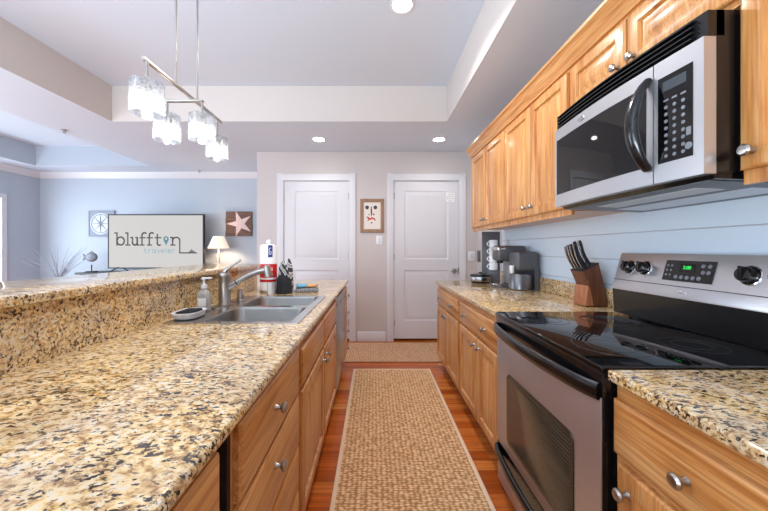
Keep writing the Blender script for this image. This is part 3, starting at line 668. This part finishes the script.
t = thing('coffee_maker', 'dark grey coffee maker with brewing head and water tank', 'coffee maker', (1.22, 2.8, .914))
obj('base', MB().loops([[(x, y, z) for x, y in rrect(1.215, 2.865, .27, .19, .05)] for z in (.9145, .935, .938)]), darkgrey, t)
obj('drip_tray', MB().loops([[(x, y, z) for x, y in rrect(1.12, 2.865, .11, .13, .04)] for z in (.938, .944)]), chrome, t)
obj('column', MB().box(1.20, 1.35, 2.785, 2.945, .936, 1.16, .02, 3), grey, t)
hd_ = obj('brewing_head', MB().box(1.10, 1.35, 2.785, 2.945, 1.15, 1.285, .022, 3), darkgrey, t)
obj('chrome_band', MB().box(1.094, 1.17, 2.782, 2.948, 1.235, 1.277, .016, 3), chrome, hd_)
obj('spout', MB().lathe((1.145, 2.865, 1.152), (0, 0, -1), [(.03, 0), (.026, .025)], 20), mattblack, hd_)
obj('water_tank', MB().box(1.185, 1.365, 2.60, 2.778, 1.075, 1.232, .02, 3).box(1.33, 1.365, 2.60, 2.778, .9145, 1.09), darkgrey, t)
single('carafe', MB().lathe((1.235, 2.665, .9145), (0, 0, 1), [(.088, 0), (.093, .006), (.093, .118), (.085, .13), (.07, .134), (0, .135)], 36), mat('steel_grey_carafe', L(112, 112, 116), .3, .7), 'round grey carafe tucked under the coffee maker water tank', 'carafe', (1.235, 2.665, .914))
single('coffee_cup', MB().lathe((1.163, 2.655, 1.0497), (0, 0, 1), [(.015, 0), (.018, .004), (.021, .066), (.019, .066), (.016, .008), (0, .006)], 20), white, 'small white cup standing on the grey carafe lid', 'cup', (1.163, 2.655, 1.05))
ex, ey = 1.08, 3.20
t = thing('electric_cooker', 'low round chrome and black electric cooker near the counter end', 'electric cooker', (ex, ey, .914))
obj('base', MB().lathe((ex, ey, .9145), (0, 0, 1), [(.085, 0), (.09, .006), (.098, .018)], 36), black, t)
obj('body', MB().lathe((ex, ey, .9325), (0, 0, 1), [(.098, 0), (.104, .012), (.104, .036), (.10, .046)], 36), steel_v, t)
obj('lid', MB().lathe((ex, ey, .9785), (0, 0, 1), [(.102, 0), (.104, .008), (.098, .022), (.055, .03), (0, .032)], 36).lathe((ex, ey, 1.009), (0, 0, 1), [(.012, 0), (.016, .01), (0, .016)], 16), black, t)
obj('front_grip', MB().box(ex-.025, ex+.025, ey-.125, ey-.098, .940, .968, .008), black, t)
t = thing('mug_stand', 'charcoal board stand behind the stacked white mugs', 'mug stand', (1.22, 3.33, .914))
obj('back_board', MB().box(1.148, 1.338, 3.345, 3.36, .9145, 1.4385, .003), char, t)
obj('pedestal', MB().box(1.195, 1.295, 3.235, 3.344, .9145, 1.034, .003), char, t)
names = ('bottom mug', 'second mug from the bottom', 'third mug from the bottom', 'topmost mug')
for i in range(4):
    z = 1.0345+.0785*i
    t = thing('mug', 'white %s in the stack before the charcoal board' % names[i], 'mug', (1.245, 3.285, z), 'stacked white mugs')
    obj('cup', MB().lathe((1.245, 3.285, z), (0, 0, 1), [(.034, 0), (.042, .004), (.043, .078), (.040, .078), (.039, .01), (0, .008)], 28, True, False), white, t)
    obj('handle', MB().tube([(1.206-.028*math.sin(PI*k/10), 3.285-.004, z+.012+.054*k/10) for k in range(11)], .0055, 8), white, t)

# ------------------------------------------------------------------ things on walls by the doors
t = thing('framed_picture', 'small picture in a weathered wood frame between the two doors', 'picture', (-.027, YB, 1.48))
x0, x1, z0, z1 = -.187, .134, 1.48, 1.937; fw = .044
f = MB()
yf = YB-.022
f.panel((x0, YB-.001, z0), (1, 0, 0), (0, 0, 1), (0, -1, 0), x1-x0, z1-z0, [(0, 0), (0, .018), (.004, .022), (fw-.006, .022), (fw, .016), (fw, .006)], True, False)
obj('frame', f, frame_wood, t)
pa = obj('print', MB().box(x0+fw, x1-fw, YB-.008, YB-.004, z0+fw, z1-fw), mat('print_paper', L(226, 216, 206), .8), t)
dk = mat('print_dark', L(70, 66, 66), .8); rd = mat('print_red', L(192, 70, 56), .8); bn = mat('print_brown', L(98, 54, 44), .8)
cx = (x0+x1)/2
q = lambda px, py: (x0+(px-88)*(x1-x0)/200, YB-.0083, z1-(py-78)*(z1-z0)/284)
for a in (146, 216): obj('dark_bloom', MB().lathe(q(a, 150), (0, -1, 0), [(.026, 0), (.026, .001)], 20), dk, pa)
fl = MB(); fl.loops([[q(184, 272), q(176, 280), q(184, 288), q(194, 280)], [Vector(q(*k))+Vector((0, -.001, 0)) for k in ((184, 272), (176, 280), (184, 288), (194, 280))]])
obj('dark_petal', fl, dk, pa)
obj('brown_stem', MB().tube([q(184, 140), q(182, 170), q(183, 200), q(180, 225)], [.004, .010, .010, .004], 8, .1, up=(1, 0, 0)).tube([q(196, 205), q(208, 212)], .009, 8, .1, up=(1, 0, 0)).tube([q(155, 208), q(165, 214)], .006, 8, .1, up=(1, 0, 0)), bn, pa)
obj('red_strokes', MB().tube([q(143, 228), q(158, 240), q(170, 250), q(185, 240), q(205, 246), q(218, 262)], [.006, .014, .012, .013, .012, .005], 8, .1, up=(0, 0, 1)).tube([q(150, 262), q(165, 252)], .007, 8, .1, up=(0, 0, 1)), rd, pa)
def plate(name, x, z, w, h, label, m=whiteplastic):
    t = thing(name, label, 'switch', (x, YB, z), None)
    obj('plate', MB().box(x-w/2, x+w/2, YB-.007, YB-.0005, z-h/2, z+h/2, .003), m, t)
    obj('rocker', MB().box(x-.016, x+.016, YB-.011, YB-.006, z-.033, z+.033, .002), M_white, t)
plate('light_switch', .07, 1.375, .085, .125, 'white light switch on the wall below the framed picture')
plate('light_switch', 1.33, 1.16, .10, .125, 'white wall switch beside the casing of the knob-fitted door')
t = thing('wall_outlet', 'dark metal outlet plate on the greige wall near the charcoal board', 'outlet', (XR, 4.22, 1.16))
obj('plate', MB().box(XR-.006, XR-.0005, 4.15, 4.27, 1.085, 1.235, .002), mat('dark_plate', L(120, 116, 114), .35, .8), t)
obj('sockets', MB().box(XR-.009, XR-.006, 4.19, 4.23, 1.10, 1.145, .002).box(XR-.009, XR-.006, 4.19, 4.23, 1.175, 1.22, .002), darkgrey, t)

# ------------------------------------------------------------------ rugs
t = thing('runner_rug', 'long tan woven sisal runner on the aisle floor', 'rug', (.185, 1.4, 0))
RX0, RX1, RY0, RY1 = -.212, .580, -.5, 3.265
obj('weave', MB().box(RX0+.022, RX1-.022, RY0+.022, RY1-.022, .001, .012), sisal, t)
obj('border', MB().box(RX0, RX0+.0225, RY0, RY1, .001, .0135, .002).box(RX1-.0225, RX1, RY0, RY1, .001, .0135, .002).box(RX0+.022, RX1-.022, RY1-.0225, RY1, .001, .0135, .002).box(RX0+.022, RX1-.022, RY0, RY0+.0225, .001, .0135, .002), mat('border_tape', L(232, 204, 172), .9), t)
t = thing('door_mat', 'smaller tan woven mat on the floor before the two doors', 'rug', (.4, 3.8, 0))
obj('weave', MB().box(-.33, 1.12, 3.50, 4.18, .001, .010), sisal_fine, t)
obj('border', MB().box(-.34, 1.13, 3.475, 3.50, .001, .011).box(-.34, -.33, 3.50, 4.19, .001, .011).box(1.12, 1.13, 3.5, 4.19, .001, .011).box(-.33, 1.12, 4.18, 4.19, .001, .011), mat('mat_border', L(172, 132, 104), .9), t)

# ------------------------------------------------------------------ living area
CT = .885
t = thing('media_console', 'black media console under the television', 'console', (-3.6, 5.15, 0))
obj('top', MB().box(-4.66, -2.90, 4.90, 5.38, CT-.03, CT, .004), mattblack, t)
cb = obj('cabinet_body', MB().box(-4.6, -2.94, 4.93, 5.36, .08, CT-.03), mattblack, t)
for i in range(3):
    o = obj('door', MB().panel((-4.58+.545*i, 4.93, .1), (1, 0, 0), (0, 0, 1), (0, -1, 0), .53, .72, [(0, 0), (0, .012), (.05, .012), (.055, .006)]), mattblack, t)
    obj('knob', MB().lathe((-4.1+.545*i, 4.92, .5), (0, -1, 0), [(.012, 0), (.012, .02)], 12), nickel, o)
obj('plinth', MB().box(-4.55, -3.0, 4.97, 5.34, 0, .08), mattblack, t)
TY = 5.08
t = thing('television', 'large flat television showing a grey logo screen', 'television', (-3.53, TY, CT))
U = lambda cx: ((70+cx/5.486)-374)/62.0
V = lambda cy: 1.255-((200+cy/5.486)-249)/62.0
tx0, tx1, tz0, tz1 = U(209), U(735), V(376), V(78)
obj('bezel', MB().panel((tx0, TY+.04, tz0), (1, 0, 0), (0, 0, 1), (0, -1, 0), tx1-tx0, tz1-tz0, [(0, 0), (0, .046), (.018, .046), (.018, .042)], True, False), mattblack, t)
scr = obj('screen', MB().box(tx0+.018, tx1-.018, TY-.003, TY+.03, tz0+.018, tz1-.018), mat('lit_screen', L(20, 20, 20), .5, spec=.2, emit=L(206, 203, 201), es=.6), t)
ink = mat('screen_ink', L(10, 10, 10), .5, emit=L(84, 80, 78), es=.58); teal = mat('screen_teal', L(10, 10, 10), .5, emit=L(150, 180, 186), es=.58); pin = mat('screen_pin', L(10, 10, 10), .5, emit=L(78, 132, 150), es=.58)
LY = TY-.0045
def stroke(mb, pts, wd):
    pts = [Vector((U(a), 0, V(b))) for a, b in pts]; wd = wd/5.486/62.0
    for a, b in zip(pts, pts[1:]):
        d = (b-a).normalized(); n = Vector((-d.z, 0, d.x))*wd/2; a = a-d*wd*.3; b = b+d*wd*.3
        q = [a-n, b-n, b+n, a+n]; mb.loops([[(p.x, LY+.001, p.z) for p in q], [(p.x, LY, p.z) for p in q]])
def arc(cx, cy, rx, ry, a0, a1, n=14): return [(cx+rx*math.cos(math.radians(a0+(a1-a0)*i/n)), cy-ry*math.sin(math.radians(a0+(a1-a0)*i/n))) for i in range(n+1)]
W = 8.2
g = MB(); stroke(g, [(247, 181), (259, 181), (259, 248)], W); stroke(g, arc(279, 225, 20, 22, -180, 180, 20), W); obj('letter', g, ink, scr, 0)
g = MB(); stroke(g, [(306, 181), (318, 181), (318, 247)], W); stroke(g, [(306, 247), (331, 247)], W*.9); obj('letter', g, ink, scr, 0)
g = MB(); stroke(g, [(334, 206), (344, 206), (344, 232)]+arc(357, 232, 13, 15, 180, 360)+[(370, 206)], W); stroke(g, [(362, 206), (370, 206), (370, 247), (379, 247)], W); obj('letter', g, ink, scr, 0)
for k in (0, 40):
    g = MB(); stroke(g, [(396+k, 247)]+[(396+k, 195)]+arc(410+k, 195, 14, 15, 180, 50, 8), W); stroke(g, [(384+k, 207), (414+k, 207)], W*.9); stroke(g, [(386+k, 247), (408+k, 247)], W*.9); obj('letter', g, ink, scr, 0)
g = MB(); stroke(g, [(480, 188), (480, 236)]+arc(491, 236, 11, 12, 180, 300, 8), W); stroke(g, [(468, 207), (500, 207)], W*.9); obj('letter', g, ink, scr, 0)
g = MB(); stroke(g, [(552, 206), (564, 206), (564, 247)], W); stroke(g, [(553, 247), (577, 247)], W*.9)
stroke(g, [(564, 222)]+arc(584, 222, 19, 17, 180, 0)+[(603, 222), (603, 290), (655, 290)], W*.9); obj('letter', g, ink, scr, 0)
g = MB(); stroke(g, [(655, 291), (697, 291)], 5); stroke(g, [(653, 287), (690, 287)], 6); stroke(g, [(658, 280), (680, 280)], 6); stroke(g, [(668, 270), (668, 282)], 4)   # boat
obj('boat_icon', g, ink, scr, 0)
g = MB(); c0 = [(528+15*math.cos(a), 214-15*math.sin(a)) for a in [math.radians(d) for d in range(-25, 206, 11)]]+[(528, 250)]
hole = [(528+6.5*math.cos(a), 213-6.5*math.sin(a)) for a in [2*PI*i/len(c0) - .43 for i in range(len(c0))]]
g.loops([[(U(a), LY, V(b)) for a, b in c0], [(U(a), LY, V(b)) for a, b in hole]], False, False)
obj('map_pin', g, pin, scr, 0)
g = MB(); W = 4; B, T = 290, 272
def small(x, s): [stroke(g, [(x+a, b) for a, b in p], W) for p in s]
oo = lambda x0: arc(x0, 281, 8, 9, 0, 360, 12)
small(412, [[(0, 266), (0, 288), (8, 290)], [(-6, T), (8, T)]])
small(432, [[(0, T), (0, B)], [(0, 278), (6, T), (12, T)]])
stroke(g, oo(461), W); small(470, [[(0, T), (0, B)]])
small(480, [[(0, T), (8, B), (16, T)]])
stroke(g, arc(510, 281, 8, 9, 0, 320, 12), W); small(510, [[(-8, 281), (8, 281)]])
small(528, [[(0, 264), (0, B)]])
stroke(g, arc(546, 281, 8, 9, 0, 320, 12), W); small(546, [[(-8, 281), (8, 281)]])
small(564, [[(0, T), (0, B)], [(0, 278), (6, T), (12, T)]])
obj('small_word', g, teal, scr, 0)
for x in (tx0+.18, tx1-.18): obj('foot', MB().tube([(x-.1, TY-.06, CT+.008), (x, TY+.01, tz0+.03), (x+.1, TY+.08, CT+.008)], .009, 8), mattblack, t)
# fish ornament
x, y = -4.50, 5.02
t = thing('fish_ornament', 'round grey fish ornament on a stand left of the television', 'ornament', (x, y, CT))
obj('stand', MB().box(x-.07, x+.07, y-.04, y+.04, CT, CT+.02, .004).lathe((x, y, CT+.02), (0, 0, 1), [(.008, 0), (.008, .10)], 10), mattblack, t)
fm = mat('aged_silver', L(112, 114, 122), .5, .3)
bd = obj('fish_body', MB().ball((x, y, 1.125), .095, .03, .075), fm, t)
obj('tail_fin', MB().prism([(x-.08, 1.125), (x-.135, 1.075), (x-.12, 1.125), (x-.135, 1.18)], 'y', y-.008, y+.008), fm, bd)
obj('back_fin', MB().prism([(x-.05, 1.18), (x+.05, 1.185), (x-.0, 1.225)], 'y', y-.006, y+.006), fm, bd)
# square metal wall decor
x0, x1, z0, z1 = -4.95, -4.50, 1.465, 1.92
t = thing('wall_ornament', 'square grey panel with a round compass dial beside the television', 'wall decor', ((x0+x1)/2, YL, z0))
pm = mat('grey_wash', L(150, 156, 168), .7); pl = mat('pale_wash', L(206, 212, 220), .6)
obj('panel', MB().panel((x0, YL-.001, z0), (1, 0, 0), (0, 0, 1), (0, -1, 0), .45, .455, [(0, 0), (0, .025), (.02, .03), (.03, .022)]), pm, t)
cx, cz = (x0+x1)/2, (z0+z1)/2
di = obj('dial', MB().lathe((cx, YL-.024, cz), (0, -1, 0), [(.185, 0), (.185, .006), (.17, .008)], 40), pl, t)
g = MB()
for i in range(8):
    a = PI*i/4; g.tube([(cx, YL-.035, cz), (cx+.15*math.cos(a), YL-.035, cz+.15*math.sin(a))], [.014, .003], 6, .3)
g.lathe((cx, YL-.033, cz), (0, -1, 0), [(.165, 0), (.165, .004), (.152, .004), (.152, 0)], 40, False, False)
obj('compass_rose', g, pm, di)
# starfish plaque
x0, x1, z0, z1 = -2.565, -2.11, 1.475, 1.905
t = thing('starfish_plaque', 'square wood plank plaque with a pink starfish above the lamp', 'wall decor', ((x0+x1)/2, YL, z0))
pk = MB(); h = (z1-z0)/4
for i in range(4): pk.box(x0+.006*(i % 2), x1-.004*((i+1) % 2), YL-.045, YL-.002, z0+h*i+.002, z0+h*(i+1)-.002, .003)
obj('planks', pk, plank_wood, t)
cx, cz = (x0+x1)/2+.025, (z0+z1)/2
def star(k, yy): return [(cx+k*(.232 if i % 2 == 0 else .082)*math.sin(PI*i/5-PI/2), yy, cz+k*(.232 if i % 2 == 0 else .082)*math.cos(PI*i/5-PI/2)) for i in range(10)]
obj('starfish', MB().loops([star(1, YL-.0455), star(.97, YL-.052), star(.45, YL-.066), star(.05, YL-.07)]), stripes('starfish_paint', L(236, 214, 210), L(222, 160, 152), L(240, 226, 222), 22, (.4, .7, 0)), t)
# lamp and side table
lx, ly = -2.55, 5.17
t = thing('side_table', 'white side table under the lit table lamp', 'table', (lx, ly, 0))
obj('table_top', MB().box(lx-.2, lx+.2, ly-.2, ly+.2, .82, .85, .004), M_white, t)
for sx in (-1, 1):
    for sy in (-1, 1): obj('leg', MB().box(lx+sx*.17-.02, lx+sx*.17+.02, ly+sy*.16-.02, ly+sy*.16+.02, 0, .82), M_white, t)
t = thing('table_lamp', 'lit table lamp with a cream cone shade beside the television', 'lamp', (lx, ly, .85))
obj('base', MB().lathe((lx, ly, .85), (0, 0, 1), [(.075, 0), (.075, .015), (.03, .03), (.022, .06), (.028, .2), (.018, .33), (.010, .36), (.010, .42)], 24), mat('lamp_wood', L(196, 184, 176), .5), t)
ms, nt, p = nodes('linen_shade'); p.inputs['Base Color'].default_value = L(240, 226, 204); p.inputs['Roughness'].default_value = .9
p.inputs['Emission Color'].default_value = (1, .86, .66, 1); p.inputs['Emission Strength'].default_value = .3
obj('lamp_shade', MB().lathe((lx, ly, 1.265), (0, 0, 1), [(.165, 0), (.082, .20)], 36, False, False), ms, t)
l = bpy.data.lights.new('table_lamp_light', 'POINT'); l.energy = 5; l.shadow_soft_size = .04; l.color = (1, .80, .58)
o = bpy.data.objects.new('table_lamp_light', l); COL.objects.link(o); o.parent = t; o.location = (0, 0, .50)
# vase of dry grass
vx, vy = -5.12, 5.12
t = thing('floor_vase', 'tall white floor vase of dry pale twigs in the corner', 'vase', (vx, vy, 0))
obj('vase', MB().lathe((vx, vy, 0), (0, 0, 1), [(.10, 0), (.12, .05), (.13, .3), (.08, .62), (.06, .70), (.075, .74), (.06, .735), (.05, .7)], 28, True, False), white, t)
g = MB(); rnd = random.Random(3)
for i in range(30):
    a = rnd.choice((-1, 1))*rnd.uniform(.05, .46); b = rnd.uniform(-.2, .1); h = rnd.uniform(.3, .62)
    pts = [(vx+.03*math.sin(i), vy+.03*math.cos(i), .55)]+[(vx+a*(k/5)**1.3+.01*rnd.uniform(-1, 1), vy+b*k/5, .72+h*k/5) for k in (1, 2, 3, 4, 5)]
    g.tube(pts, [.003, .003, .003, .003, .0025, .0015], 5)
obj('twigs', g, mat('dry_twigs', L(150, 152, 162), .8), t)
